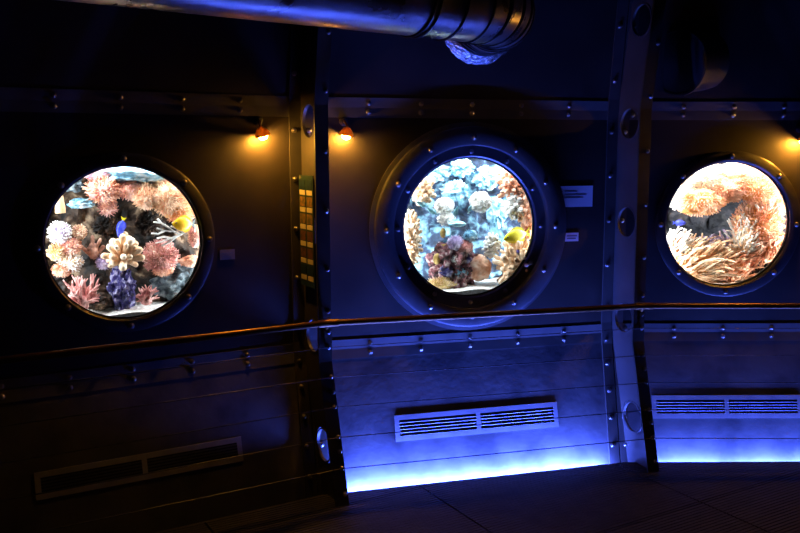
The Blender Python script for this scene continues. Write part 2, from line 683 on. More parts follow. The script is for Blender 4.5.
# ------------------------------------------------------------------ portholes
def ring_bolts(parent, k, cs, zc, r, n, d, k_=1.0, phase=0.0):
    for j in range(n):
        a = phase + 2 * math.pi * j / n
        bolt(parent, pan(k, cs + r * math.sin(a), zc + r * math.cos(a), d), nrm(k), k_)


def porthole(k, label):
    cs, _ = HOLE[k]; zc = PZ[k]
    c = pan(k, cs, zc); n = nrm(k)
    t = thing('porthole', label, 'porthole', pan(k, cs, zc - .48), 'aquarium portholes')
    if k == 'B':
        R_, rin, rout = .432, .507, .620
        bm = bmesh.new()
        lathe(bm, c, n, [(rin, .001), (rout, .001), (rout + .004, .02), (rout, .046), (rout - .012, .052), (rin + .008, .052), (rin, .046)], 96, True)
        o = obj('outer_ring', bm, RING, t)
        bm = bmesh.new()
        lathe(bm, c, n, [(R_ + .004, -.05), (R_ + .004, -.002), (R_ + .012, .006), (rin - .003, .006), (rin - .003, -.05)], 96, True)
        obj('inner_ring', bm, RING, t)
        ring_bolts(t, k, cs, zc, .554, 12, .052, 1.1)
        ring_bolts(t, k, cs, zc, .471, 12, .006, 1.0)
        bm = bmesh.new()
        lathe(bm, c, n, [(rout + .002, .001), (rout + .03, .001), (rout + .03, .010), (rout + .002, .014)], 96, True)
        obj('base_flange', bm, RING, t)
    else:
        R_, rout = .406, .478
        bm = bmesh.new()
        lathe(bm, c, n, [(R_ + .003, -.05), (R_ + .003, .012), (R_ + .012, .022), (rout - .012, .022), (rout, .014), (rout, .001), (R_ + .03, .001), (R_ + .03, -.05)], 96, True)
        obj('outer_ring', bm, DARKSTEEL, t)
        ring_bolts(t, k, cs, zc, .445, 8, .022, 1.1)
    bm = bmesh.new()
    lathe(bm, c, n, [(R_ - .004, -.03), (R_ + .006, -.03), (R_ + .006, -.012), (R_ - .004, -.012)], 96, True)
    obj('gasket', bm, RUBBER, t)
    bm = bmesh.new()
    lathe(bm, c, n, [(0, -.028), (R_ + .003, -.028), (R_ + .003, -.016), (0, -.016)], 96)
    obj('glass_pane', bm, GLASS, t)


porthole('A', 'dark-ringed round aquarium porthole, leftmost of the three, brown reef inside')
porthole('B', 'middle aquarium porthole with a wide stepped double ring of bolts')
porthole('C', 'dark-ringed round aquarium porthole at the right, full of peach anemones')

# ------------------------------------------------------------------ vents
def vent(k, corners, mull, label, hide=None):
    (u0, v0), (u1, v1), (u2, v2), (u3, v3) = corners       # TL TR BR BL
    a = on_panel(k, u0, v0); b = on_panel(k, u1, v1); c = on_panel(k, u2, v2); d = on_panel(k, u3, v3)
    s0, s1 = (a[0] + d[0]) / 2, (b[0] + c[0]) / 2
    z0, z1 = (c[1] + d[1]) / 2, (a[1] + b[1]) / 2
    sm = (s0 + s1) / 2 if mull is None else mull
    t = thing('vent_grille', label, 'vent', pan(k, (s0 + s1) / 2, z0), 'wall vents')
    bm = bmesh.new()
    fw, th = .028, .0055

    def bar(a0, a1, b0, b1, mi=0, d0=.001, d1=th, bm_=None):
        hexa(bm_ or bm, [pan(k, a0, b0, d0), pan(k, a1, b0, d0), pan(k, a1, b0, d1), pan(k, a0, b0, d1),
                         pan(k, a0, b1, d0), pan(k, a1, b1, d0), pan(k, a1, b1, d1), pan(k, a0, b1, d1)], mi)
    bar(s0, s1, z0, z0 + fw); bar(s0, s1, z1 - fw, z1)
    bar(s0, s0 + fw, z0 + fw, z1 - fw); bar(s1 - fw, s1, z0 + fw, z1 - fw)
    obj('frame', bm, VENT, t, False)
    bm = bmesh.new(); bar(sm - fw / 2, sm + fw / 2, z0 + fw, z1 - fw)
    obj('divider', bm, VENT, t, False)
    bm = bmesh.new(); bar(s0 + fw, s1 - fw, z0 + fw, z1 - fw, 0, .001, .003)
    obj('backing', bm, VOID, t, False)
    for a0, a1 in ((s0 + fw, sm - fw / 2), (sm + fw / 2, s1 - fw)):
        bm = bmesh.new()
        n = 5
        h = (z1 - z0 - 2 * fw) / n
        for i in range(n):
            zc = z0 + fw + h * (i + .5)
            hexa(bm, [pan(k, a0, zc - .010, .004), pan(k, a1, zc - .010, .004), pan(k, a1, zc - .007, .006), pan(k, a0, zc - .007, .006),
                      pan(k, a0, zc - .002, .003), pan(k, a1, zc - .002, .003), pan(k, a1, zc + .000, .004), pan(k, a0, zc + .000, .004)])
        obj('louvre', bm, LOUVRE, t, False)
    return t


vent('B', [(394, 415), (557, 402), (558, 427), (396, 441)], None, 'brightly blue-lit vent grille low on the middle wall')
sC = on_panel('C', 726.6, 407)[0]
sL = on_panel('C', 652, 407)[0]
vent('C', [(652, 395), (801.5, 395), (801.5, 418), (652, 418)], sC, 'wide blue vent grille low on the right wall, near the floor')
vent('A', [(34, 473), (241, 436), (243, 461), (36, 500)], None, 'dim unlit vent grille low on the left wall, behind the cables')

# ------------------------------------------------------------------ wall lamps
def lamp(k, u, v, aim, label):
    s, z = on_panel(k, u, v, .068)
    tn_, n = tan3(k), nrm(k)
    m = pan(k, s, z, .068)                            # mouth of the shade
    axis = (tn_ * aim[0] + UP * aim[1] + n * aim[2]).normalized()
    t = thing('wall_lamp', label, 'lamp', pan(k, s, z + .05), 'amber wall lamps')
    bm = bmesh.new()
    lathe(bm, m, -axis, [(.044, 0), (.0455, .001), (.038, .022), (.026, .040), (.016, .050), (.0, .052)], 32)
    lathe(bm, m, -axis, [(.044, 0), (.036, .021), (.024, .037), (.0, .044)], 32)
    obj('shade', bm, SHADE, t)
    bm = bmesh.new()
    lathe(bm, m - axis * .004, axis, [(0, -.026), (.016, -.022), (.027, -.006), (.026, .010), (.015, .022), (0, .026)], 24)
    obj('bulb', bm, BULB, t)
    top_ = m - axis * .050
    bm = bmesh.new()
    tube(bm, [top_, top_ + UP * .012 - n * .012, pan(k, s, z + .085, .03), pan(k, s, z + .085, .004)], .007, 10)
    obj('arm', bm, SHADE, t)
    bm = bmesh.new()
    lathe(bm, pan(k, s, z + .085, .001), n, [(0, 0), (.026, 0), (.026, .008), (.018, .013), (0, .013)], 24)
    obj('wall_plate', bm, DARKSTEEL, t)


lamp('A', 263, 136, (.30, -.93, -.05), 'small amber wall lamp left of the hull rib, over the left wall')
lamp('B', 346, 136, (-.16, -.97, -.05), 'small amber wall lamp right of the hull rib, beside the middle porthole')
lamp('C', 804, 142, (-.25, -.95, -.05), 'small amber wall lamp at the right edge of the photo')

# ------------------------------------------------------------------ notices
def notice(k, u0, v0, u1, v1, name, label, cat, lines, m=PAPER, th=.004):
    s0, z1 = on_panel(k, u0, v0); s1, z0 = on_panel(k, u1, v1)
    t = thing(name, label, cat, pan(k, (s0 + s1) / 2, z0))
    bm = bmesh.new()
    box(bm, pan(k, (s0 + s1) / 2, (z0 + z1) / 2, th / 2 + .001), tan3(k), nrm(k), UP, s1 - s0, th, z1 - z0)
    obj('sheet', bm, m, t, False)
    if lines:
        bm = bmesh.new()
        w, h = s1 - s0, z1 - z0
        for a, b, zf, hf in lines:
            box(bm, pan(k, s0 + w * (a + b) / 2, z0 + h * zf, th + .0016), tan3(k), nrm(k), UP, w * (b - a), .0012, h * hf)
        obj('printed_lines', bm, INK, t, False)


notice('B', 560.5, 186, 592, 206.5, 'paper_notice', 'pale blue paper notice taped right of the middle porthole', 'notice',
       [(.12, .5, .74, .05), (.1, .8, .58, .04), (.12, .7, .44, .04)])
notice('B', 564.7, 233, 578, 241, 'name_plate', 'small name plate below the paper notice by the middle porthole', 'plate', [(.12, .88, .66, .16), (.15, .8, .34, .16)])
notice('A', 219.7, 250, 234.7, 259, 'name_plate', 'small grey name plate right of the left porthole', 'plate', [(.12, .88, .66, .14), (.2, .8, .34, .14)],
       mat('grey_plate', rgb(120, 112, 116), rgb(134, 126, 128), .5))

# fish chart on the left face of the left rib: two columns of small pictures with captions
CH_B = mat('chart_board', rgb(30, 52, 50), rgb(40, 64, 60), .4, coat=.3)
CH_P = [mat('chart_teal', rgb(34, 58, 70), rgb(20, 34, 46), .4, 0, 40), mat('chart_ochre', rgb(150, 110, 50), rgb(60, 70, 50), .4, 0, 40),
        mat('chart_brown', rgb(110, 70, 40), rgb(60, 50, 40), .4, 0, 40)]
CH_C = mat('chart_caption', rgb(190, 180, 140), rgb(204, 194, 156), .5)
zt, zb = 1.845, 1.205
t = thing('fish_chart', 'narrow chart of small fish pictures in two columns on the hull rib', 'chart', rib('AB', zb, .14))
a_ = RIBS['AB'][1]
rx = -V((inward(a_).x, inward(a_).y, 0)); ry = -V((math.cos(a_), math.sin(a_), 0))   # ry: out of the left face
D0 = .030
u0, u1 = .045, .245


def chart_pt(u, z, d):
    return rib('AB', z, u) + ry * (D0 + d) + V((0, 0, 0))


bm = bmesh.new()
hexa(bm, [chart_pt(u0, zb, 0), chart_pt(u1, zb, 0), chart_pt(u1, zb, .006), chart_pt(u0, zb, .006),
          chart_pt(u0, zt, 0), chart_pt(u1, zt, 0), chart_pt(u1, zt, .006), chart_pt(u0, zt, .006)])
obj('board', bm, CH_B, t, False)
bm = bmesh.new()
for u in (u0 + .04, u1 - .04):
    for z in (zb + .06, zt - .06):
        hexa(bm, [rib('AB', z - .01, u - .01) + ry * .006, rib('AB', z - .01, u + .01) + ry * .006, chart_pt(u + .01, z - .01, 0), chart_pt(u - .01, z - .01, 0),
                  rib('AB', z + .01, u - .01) + ry * .006, rib('AB', z + .01, u + .01) + ry * .006, chart_pt(u + .01, z + .01, 0), chart_pt(u - .01, z + .01, 0)])
obj('standoff', bm, DARKSTEEL, t, False)
rows = 6
hh = (zt - zb - .05) / rows
for r in range(rows):
    for cidx in range(2):
        ua = u0 + .012 + cidx * .098; ub = ua + .078
        za = zb + .03 + r * hh
        for nm, z0, z1, m in (('picture', za + hh * .40, za + hh * .95, CH_P[(r * 2 + cidx * 3 + r // 2) % 3]), ('caption', za + hh * .06, za + hh * .34, CH_C)):
            bm = bmesh.new()
            hexa(bm, [chart_pt(ua, z0, .006), chart_pt(ub, z0, .006), chart_pt(ub, z0, .008), chart_pt(ua, z0, .008),
                      chart_pt(ua, z1, .006), chart_pt(ub, z1, .006), chart_pt(ub, z1, .008), chart_pt(ua, z1, .008)])
            obj(nm, bm, m, t, False)

# ------------------------------------------------------------------ ventilation duct
DR = .196
dz = 2.742
P0 = V((.0795, 4.346, dz)); din = V((math.cos(math.radians(38.6)), math.sin(math.radians(38.6)), 0))
sE, _ = on_panel('B', 478, 55)
En = nrm('B'); Eo = V((-En.x, -En.y, 0)).normalized()
E_ = pan('B', sE, dz)
q = cross2(V((P0.x, P0.y)), V((din.x, din.y)), V((E_.x, E_.y)), V((Eo.x, Eo.y)))
CN = V((q.x, q.y, dz))
turn = din.angle(Eo)
rho = .50
Lt = rho * math.tan(turn / 2)
S_ = CN - din * Lt; F_ = CN + Eo * Lt
cen = S_ + V((-din.y, din.x, 0)) * rho
arc = []
for i in range(25):
    a = turn * i / 24
    v = (S_ - cen)
    v = V((v.x * math.cos(a) - v.y * math.sin(a), v.x * math.sin(a) + v.y * math.cos(a), 0))
    arc.append(cen + v)
t = thing('ventilation_duct', 'round galvanised ventilation duct bending into the wall above the middle porthole', 'duct', CN)
bm = bmesh.new()
tube(bm, [S_ - din * 4.2, S_ - din * 2, S_ - din * .34], DR, 64)
obj('straight_pipe', bm, DUCT, t)
gores = 6
for g in range(gores):
    bm = bmesh.new()
    i0, i1 = int(24 * g / gores), int(24 * (g + 1) / gores)
    tube(bm, [arc[i0], arc[i1]], [DR + .003, DR + .003], 64, False)
    obj('elbow_segment', bm, DUCT, t)
bm = bmesh.new()
tube(bm, [S_ - din * .35, S_], DR + .002, 64, False)
obj('collar', bm, DUCT, t)


def seam_ring(c, ax, w=.012, grow=.008):
    bm = bmesh.new()
    lathe(bm, c, ax, [(DR - .01, -w / 2), (DR + grow, -w / 2), (DR + grow + .003, 0), (DR + grow, w / 2), (DR - .01, w / 2)], 64, True)
    obj('seam_ring', bm, DUCTSEAM, t)


seam_ring(S_ - din * .17, din); seam_ring(S_ - din * .34, din); seam_ring(S_ - din * .375, din)
for g in range(0, gores + 1):
    i = int(24 * g / gores)
    tg = (arc[min(i + 1, 24)] - arc[max(i - 1, 0)])
    seam_ring(arc[i], tg, .010)
for f in (.3, .6):
    seam_ring(F_ + (E_ - F_) * f, Eo, .010)
bm = bmesh.new()
tube(bm, [F_, E_ + Eo * .02], DR - .002, 64)
obj('wall_spigot', bm, DUCT, t)
bm = bmesh.new()
rr = []
for ri, (r0, hh0) in enumerate(((DR - .002, .085), (DR + .008, .06), (DR + .022, .04), (DR + .036, .022), (DR + .050, .010))):
    ring = []
    for j in range(72):
        a = 2 * math.pi * j / 72
        x = V((Eo.y, -Eo.x, 0))
        jit = .010 * noise.noise(V((math.cos(a) * 9, math.sin(a) * 9, ri * 2.3)))
        pt = E_ + (x * math.cos(a) + UP * math.sin(a)) * (r0 + jit)
        zr = pt.z
        # seat on the leaning wall
        n2 = inward(BAYS['B'][2])
        base_off = off(zr) - off(dz)
        pt += V((n2.x, n2.y, 0)) * (hh0 + base_off + jit * .6)
        ring.append(bm.verts.new(pt))
    rr.append(ring)
for a, b in zip(rr, rr[1:]):
    for j in range(72):
        bm.faces.new((a[j], a[(j + 1) % 72], b[(j + 1) % 72], b[j]))
obj('foil_collar', bm, FOIL, t)

# capped duct stub high on the right wall
s, z = on_panel('C', 690, 62)
b0 = pan('C', s, z, .0)
ax = (nrm('C') * .55 - tan3('C') * .75 + UP * -.12).normalized()
t = thing('duct_stub', 'dark capped duct stub high on the right wall, above and left of the right porthole', 'duct', b0)
bm = bmesh.new()
lathe(bm, b0, ax, [(.19, -.14), (.19, .10), (.202, .102), (.202, .125), (.19, .127)], 48)
obj('stub_pipe', bm, FLANGE, t)
bm = bmesh.new()
lathe(bm, b0, ax, [(.189, .122), (.15, .132), (0, .136)], 48)
obj('end_cap', bm, RUBBER, t)
# ------------------------------------------------------------------ aquaria behind the portholes
rnd = random.Random(11)


def reef(name, *cols, scale=14, rough=.75, bump=.6, bs=40, lo=.36, hi=.64):
    return mat(name, cols[0], cols[1], rough, 0, scale, bump, bs, c3=cols[2] if len(cols) > 2 else None, lo=lo, hi=hi)


M = {
    'rockA': reef('reef_rock_brown', rgb(16, 11, 8), rgb(150, 126, 100), rgb(62, 42, 26), scale=11, lo=.4, hi=.68),
    'rockB': reef('reef_rock_blue', rgb(22, 30, 44), rgb(150, 200, 218), rgb(56, 72, 100), scale=9, lo=.38, hi=.62),
    'rockC': reef('reef_rock_slate', rgb(20, 24, 32), rgb(84, 80, 86), rgb(42, 46, 58), scale=7),
    'iceblue': reef('pale_blue_crust_and_light', rgb(90, 140, 170), rgb(225, 240, 245), rgb(150, 200, 220), scale=18),  # crust colour; on the top ledge it stands for blue light
    'purple': reef('purple_crust', rgb(22, 18, 52), rgb(196, 192, 226), rgb(66, 58, 130), scale=24),
    'peach': reef('peach_tissue', rgb(214, 140, 104), rgb(250, 214, 190), rgb(240, 182, 150), scale=16, bump=.3),
    'pink': reef('pink_tissue', rgb(190, 120, 116), rgb(248, 212, 206), rgb(230, 168, 158), scale=18, bump=.3),
    'lilac': reef('lilac_tissue', rgb(150, 130, 170), rgb(236, 222, 240), rgb(196, 176, 212), scale=18, bump=.3),
    'cream': reef('cream_tissue', rgb(226, 180, 140), rgb(250, 230, 205), rgb(240, 206, 170), scale=14, bump=.2),
    'white': reef('white_tissue', rgb(220, 214, 206), rgb(252, 250, 246), scale=14, bump=.3),
    'tan': reef('tan_tissue', rgb(150, 104, 86), rgb(232, 190, 170), rgb(198, 146, 124), scale=20, bump=.3),
    'orange': reef('orange_tissue', rgb(222, 140, 74), rgb(250, 208, 156), rgb(240, 176, 112), scale=12, bump=.3),
    'yellowc': reef('yellow_coral', rgb(180, 140, 60), rgb(240, 214, 140), scale=16, bump=.2),
    'crust': reef('crusted_rock', rgb(50, 34, 34), rgb(240, 220, 214), rgb(150, 90, 96), scale=26, lo=.4, hi=.66),
    'dark': reef('dark_hole_lump', rgb(10, 8, 8), rgb(44, 32, 26), scale=10),
    'teal': reef('teal_rock', rgb(36, 46, 54), rgb(130, 144, 150), rgb(70, 84, 92), scale=14),
    'sand': reef('white_sand', rgb(214, 206, 196), rgb(250, 246, 240), scale=60, bump=.4, bs=120),
    'fish_yellow': reef('yellow_scales', rgb(236, 170, 6), rgb(250, 200, 20), scale=30, bump=0, rough=.4),
    'fish_lemon': reef('lemon_scales', rgb(220, 200, 10), rgb(240, 226, 60), scale=30, bump=0, rough=.4),
    'fish_blue': reef('blue_scales', rgb(40, 56, 190), rgb(90, 100, 230), scale=30, bump=0, rough=.4),
    'fish_cyan': reef('cyan_scales', rgb(120, 190, 205), rgb(190, 230, 235), scale=30, bump=0, rough=.4),
    'fish_grey': reef('grey_fin', rgb(110, 120, 124), rgb(160, 168, 170), scale=30, bump=0, rough=.4),
    'eye': mat('fish_eye', rgb(8, 8, 8), rgb(14, 14, 14), .2),
    'pipe': mat('cream_pipe', rgb(224, 176, 126), rgb(236, 194, 146), .4),
}
PN = {'A': 'left', 'B': 'middle', 'C': 'right'}


def fr(k):
    return tan3(k), UP.copy(), nrm(k)


def px(p):
    return (p - CAM).dot(FWD) / FPX


def blob(bm, k, c, rx_, ry_, rz_, amp=.12, freq=3.0, sub=4, seed=0.0, mi=0):
    t, u, n = fr(k)
    g = bmesh.ops.create_icosphere(bm, subdivisions=sub, radius=1.0)
    for v in g['verts']:
        q = v.co.normalized()
        f = 1 + amp * noise.noise(q * freq + V((seed, seed * 1.7, 3.1))) + amp * .5 * noise.noise(q * freq * 2.6 + V((seed * 2, 1, seed)))
        q = q * f
        v.co = c + t * q.x * rx_ + u * q.z * ry_ + n * q.y * rz_
    if mi:
        for v in g['verts']:
            for f in v.link_faces:
                f.material_index = mi


def sphere_dirs(nn, seed=0):
    ga = math.pi * (3 - math.sqrt(5))
    for i in range(nn):
        y = 1 - 2 * (i + .5) / nn
        r = math.sqrt(1 - y * y)
        yield V((math.cos(ga * i + seed) * r, y, math.sin(ga * i + seed) * r))


def boulder(k, u, v, dep, wx, wy, m, name, label, cat='rock', amp=.35, freq=2.2, group=None, flat=.8):
    c = tank_pt(k, u, v, dep); s = px(c)
    bm = bmesh.new()
    blob(bm, k, c, wx * s, wy * s, (wx + wy) / 2 * s * flat, amp, freq, 5 if wx > 9 else 4, rnd.uniform(0, 50))
    return tag(obj(name, bm, M[m]), label, cat, group)


def frilly(k, u, v, dep, wx, wy, m, name, label, nt_=150, tl=.32, tw=.05, m2=None, cat='coral', lobes=0, droop=0.0):
    """fleshy coral: a lobed body with a coat of short tentacles"""
    c = tank_pt(k, u, v, dep); s = px(c)
    t, up, n = fr(k)
    sd = rnd.uniform(0, 50)
    r = thing(name, label, cat, c - UP * wy * s)
    bm = bmesh.new()
    blob(bm, k, c, wx * s, wy * s, min(wx, wy) * s, .22, 2.4, 4, sd)
    for i in range(lobes):
        a = 2 * math.pi * i / lobes + rnd.uniform(-.3, .3)
        q = c + t * math.cos(a) * wx * s * .8 + up * math.sin(a) * wy * s * .8 + n * rnd.uniform(0, .4) * wy * s
        blob(bm, k, q, wx * s * .45, wy * s * .45, wy * s * .45, .2, 2.6, 3, sd + i)
    obj('body', bm, M[m], r)
    bm = bmesh.new()
    L = min(wx, wy) * s
    nt_ = int(nt_ * 1.9); tw *= .72; tl *= .85
    for d in sphere_dirs(int(nt_ * 1.6), sd):
        if d.y < -.25:
            continue
        dd = (t * d.x + up * d.z + n * d.y)
        f = 1 + .22 * noise.noise(d * 2.4 + V((sd, sd * 1.7, 3.1)))
        p0 = c + (t * d.x * wx + up * d.z * wy + n * d.y * min(wx, wy)) * s * f * .92
        j = V((rnd.uniform(-1, 1), rnd.uniform(-1, 1), rnd.uniform(-1, 1))) * .55
        p1 = p0 + (dd + j * .5).normalized() * L * tl * .6
        p2 = p1 + (dd + j + UP * (.3 - droop)).normalized() * L * tl * rnd.uniform(.5, 1.0)
        w = L * tw * rnd.uniform(.8, 1.2)
        tube(bm, [p0, p1, p2], [w, w * .95, w * .75], 5)
    obj('tentacles', bm, M[m2 or m], r)
    return r


def fingers(k, u, v, dep, w, h, m, name, label, nf=16, fw=.16, cat='coral', lean=0.0):
    """stubby upright fingers fanning out of a thick base"""
    c = tank_pt(k, u, v, dep); s = px(c)
    t, up, n = fr(k)
    base = c - UP * h * s * .5
    bm = bmesh.new()
    blob(bm, k, base + UP * h * s * .25, w * s * .42, h * s * .35, w * s * .35, .15, 3, 4, rnd.uniform(0, 40))
    for i in range(nf):
        f = (i + .5) / nf
        a = (f - .5) * 2.3
        fy = rnd.uniform(-.3, .9)
        d = (t * (math.sin(a) + lean) + UP * (math.cos(a) * .9 + .25) + n * fy * .6).normalized()
        ln = h * s * rnd.uniform(.62, .95) * (1 - .25 * abs(f - .5))
        if i % 3 == 1:
            ln *= .62
        r0 = w * s * fw * rnd.uniform(.75, 1.1)
        p0 = base + UP * h * s * .08 + t * (f - .5) * w * s * .5
        bend = V((rnd.uniform(-1, 1), rnd.uniform(-1, 1), .4)) * ln * .1
        pts = [p0, p0 + d * ln * .5 + bend, p0 + d * ln * .85 + bend, p0 + d * ln * .96 + bend, p0 + d * ln + bend]
        tube(bm, pts, [r0 * .9, r0 * .8, r0 * .9, r0 * .65, r0 * .18], 9)
    return tag(obj(name, bm, M[m]), label, cat)


def knobby(k, u, v, dep, w, h, m, name, label, nk=40, kr=.16, cat='coral', up_=.3, kl=1.0, core=1.0):
    """a lumpy upright colony: a core with round-ended knobs all over it"""
    c = tank_pt(k, u, v, dep); s = px(c)
    t, up, n = fr(k)
    bm = bmesh.new()
    rx_, rz_ = w * s * .5, h * s * .5
    R0 = min(rx_, rz_)
    blob(bm, k, c, rx_ * .75 * core, rz_ * .85 * core, R0 * .8 * core, .25, 2.5, 4, rnd.uniform(0, 40))
    for d in sphere_dirs(int(nk * 1.5), rnd.uniform(0, 6)):
        if d.y < -.2:
            continue
        p0 = c + (t * d.x * rx_ * .6 + up * d.z * rz_ * .75 + n * d.y * R0 * .65) * core
        e = (t * d.x + up * (d.z + up_) + n * d.y + V((rnd.uniform(-1, 1), rnd.uniform(-1, 1), rnd.uniform(-1, 1))) * .3).normalized()
        ln = R0 * kl * rnd.uniform(.35, .75); r0 = R0 * kr * rnd.uniform(.7, 1.3)
        tube(bm, [p0, p0 + e * ln * .5, p0 + e * ln * .85, p0 + e * ln * .97, p0 + e * ln * 1.02], [r0, r0 * .9, r0 * .95, r0 * .65, r0 * .2], 8)
    return tag(obj(name, bm, M[m]), label, cat)


def bush(k, u, v, dep, w, h, m, name, label, nb=26, lev=2, tw=.05, cat='coral', dirs=None, fan=1.3):
    """thin branching coral"""
    c = tank_pt(k, u, v, dep); s = px(c)
    t, up, n = fr(k)
    base = c - UP * h * s * .5
    bm = bmesh.new()
    blob(bm, k, base + UP * h * s * .12, w * s * .22, h * s * .18, w * s * .2, .2, 3, 3, rnd.uniform(0, 40))

    def grow(p, d, ln, r, l):
        q = p + d * ln * .5 + V((rnd.uniform(-1, 1), rnd.uniform(-1, 1), rnd.uniform(-1, 1))) * ln * .08
        e = q + (d + V((rnd.uniform(-1, 1), rnd.uniform(-1, 1), rnd.uniform(-.6, 1))) * .3).normalized() * ln * .5
        tube(bm, [p, q, e], [r, r * .85, r * (.6 if l else .45)], 6)
        if l > 0:
            for _ in range(3):
                d2_ = (d + (t * rnd.uniform(-1, 1) + UP * rnd.uniform(-.6, 1) + n * rnd.uniform(-.5, .9)) * .75).normalized()
                grow(e if rnd.random() < .6 else q, d2_, ln * .62, r * .68, l - 1)
    for i in range(nb):
        a = rnd.uniform(-fan, fan)
        d = (t * math.sin(a) + UP * (math.cos(a)) + n * rnd.uniform(-.3, .9)).normalized()
        grow(base + UP * h * s * .1, d, h * s * .42 * rnd.uniform(.8, 1.15) * (1 if abs(a) < .7 else w / h * .9), w * s * tw, lev)
    return tag(obj(name, bm, M[m]), label, cat)


def anemone(k, u, v, dep, w, h, m, m2, name, label, nt_=90, tl=26, lean=(.5, .9, .5), tw=1.0, spread=.8, cat='anemone'):
    """a column body with long curved tentacles"""
    c = tank_pt(k, u, v, dep); s = px(c)
    t, up, n = fr(k)
    r = thing(name, label, cat, c - UP * h * s)
    bm = bmesh.new()
    blob(bm, k, c, w * s, h * s, h * s * .9, .16, 2.2, 4, rnd.uniform(0, 40))
    obj('body', bm, M[m], r)
    bm = bmesh.new()
    L = (t * lean[0] + UP * lean[1] + n * lean[2]).normalized()
    for d in sphere_dirs(int(nt_ * 1.5), rnd.uniform(0, 6)):
        if d.y < -.1 and d.z < .3:
            continue
        p0 = c + (t * d.x * w + up * d.z * h + n * d.y * h * .9) * s * .93
        out = (t * d.x + up * d.z + n * d.y)
        ln = tl * s * rnd.uniform(.6, 1.1)
        j = V((rnd.uniform(-1, 1), rnd.uniform(-1, 1), rnd.uniform(-1, 1))) * .35
        d1 = (out * spread + L * .6 + j).normalized()
        dd2 = (out * .3 + L + j * 1.3).normalized()
        d3 = (L + j * 2 - UP * .3).normalized()
        p1 = p0 + d1 * ln * .35; p2 = p1 + dd2 * ln * .35; p3 = p2 + d3 * ln * .3
        w_ = tw * s * rnd.uniform(.8, 1.2)
        tube(bm, [p0, p1, p2, p3, p3 + d3 * w_ * .8], [w_ * 1.1, w_, w_ * .9, w_ * .8, w_ * .3], 6)
    obj('tentacles', bm, M[m2], r)
    return r


def fish(k, u, v, dep, ln, ht, ang, m, label, tail_m=None, fin_m=None, yaw=.25, group=None):
    """a fish seen from its side; ang = direction of the head, degrees from image right"""
    c = tank_pt(k, u, v, dep); s = px(c)
    t, up, n = fr(k)
    a = math.radians(ang)
    hx = (t * math.cos(a) + up * math.sin(a)) * math.cos(yaw) + n * math.sin(yaw)
    hx.normalize()
    hy = (up * math.cos(a) - t * math.sin(a))
    if hy.z < 0:
        hy = -hy
    hy = (hy - hx * hy.dot(hx)).normalized()
    hz = hx.cross(hy)
    ln *= s; ht *= s
    r = thing('reef_fish', label, 'fish', c - UP * ht * .5, group)
    # body: elliptical sections along the length, nose at +x
    st = [(.50, .05), (.46, .22), (.38, .50), (.25, .82), (.10, .98), (-.05, 1.0), (-.18, .86), (-.30, .56), (-.37, .30), (-.41, .18)]
    bm = bmesh.new()
    rings = []
    for x, f in st:
        ring = []
        for j in range(16):
            b = 2 * math.pi * j / 16
            ring.append(bm.verts.new(c + hx * x * ln + hy * math.sin(b) * f * ht * .42 + hz * math.cos(b) * f * ht * .17))
        rings.append(ring)
    for p, q_ in zip(rings, rings[1:]):
        for j in range(16):
            bm.faces.new((p[j], p[(j + 1) % 16], q_[(j + 1) % 16], q_[j]))
    bm.faces.new(rings[0]); bm.faces.new(rings[-1][::-1])
    obj('body', bm, M[m], r)

    def fin(nm, outline, mm, th=.0016):
        bm_ = bmesh.new()
        P = [c + hx * x * ln + hy * y * ht for x, y in outline]
        A_ = [bm_.verts.new(p + hz * th) for p in P]; B_ = [bm_.verts.new(p - hz * th) for p in P]
        bm_.faces.new(A_); bm_.faces.new(B_[::-1])
        for i in range(len(P)):
            j = (i + 1) % len(P)
            bm_.faces.new((A_[i], B_[i], B_[j], A_[j]))
        obj(nm, bm_, M[mm], r, False)
    fin('tail_fin', [(-.39, .08), (-.58, .30), (-.53, .0), (-.58, -.30), (-.39, -.08)], tail_m or m)
    fin('dorsal_fin', [(.24, .34), (.10, .50), (-.10, .53), (-.30, .38), (-.36, .14), (-.2, .3), (0, .38)], fin_m or m)
    fin('anal_fin', [(.06, -.38), (-.12, -.52), (-.30, -.38), (-.36, -.14), (-.2, -.3)], fin_m or m)
    for sg in (1, -1):
        bm = bmesh.new()
        e = c + hx * .36 * ln + hy * .07 * ht + hz * sg * ht * .085
        g = bmesh.ops.create_icosphere(bm, subdivisions=2, radius=ht * .05)
        bmesh.ops.translate(bm, verts=g['verts'], vec=e)
        obj('eye', bm, M['eye'], r)
    return r


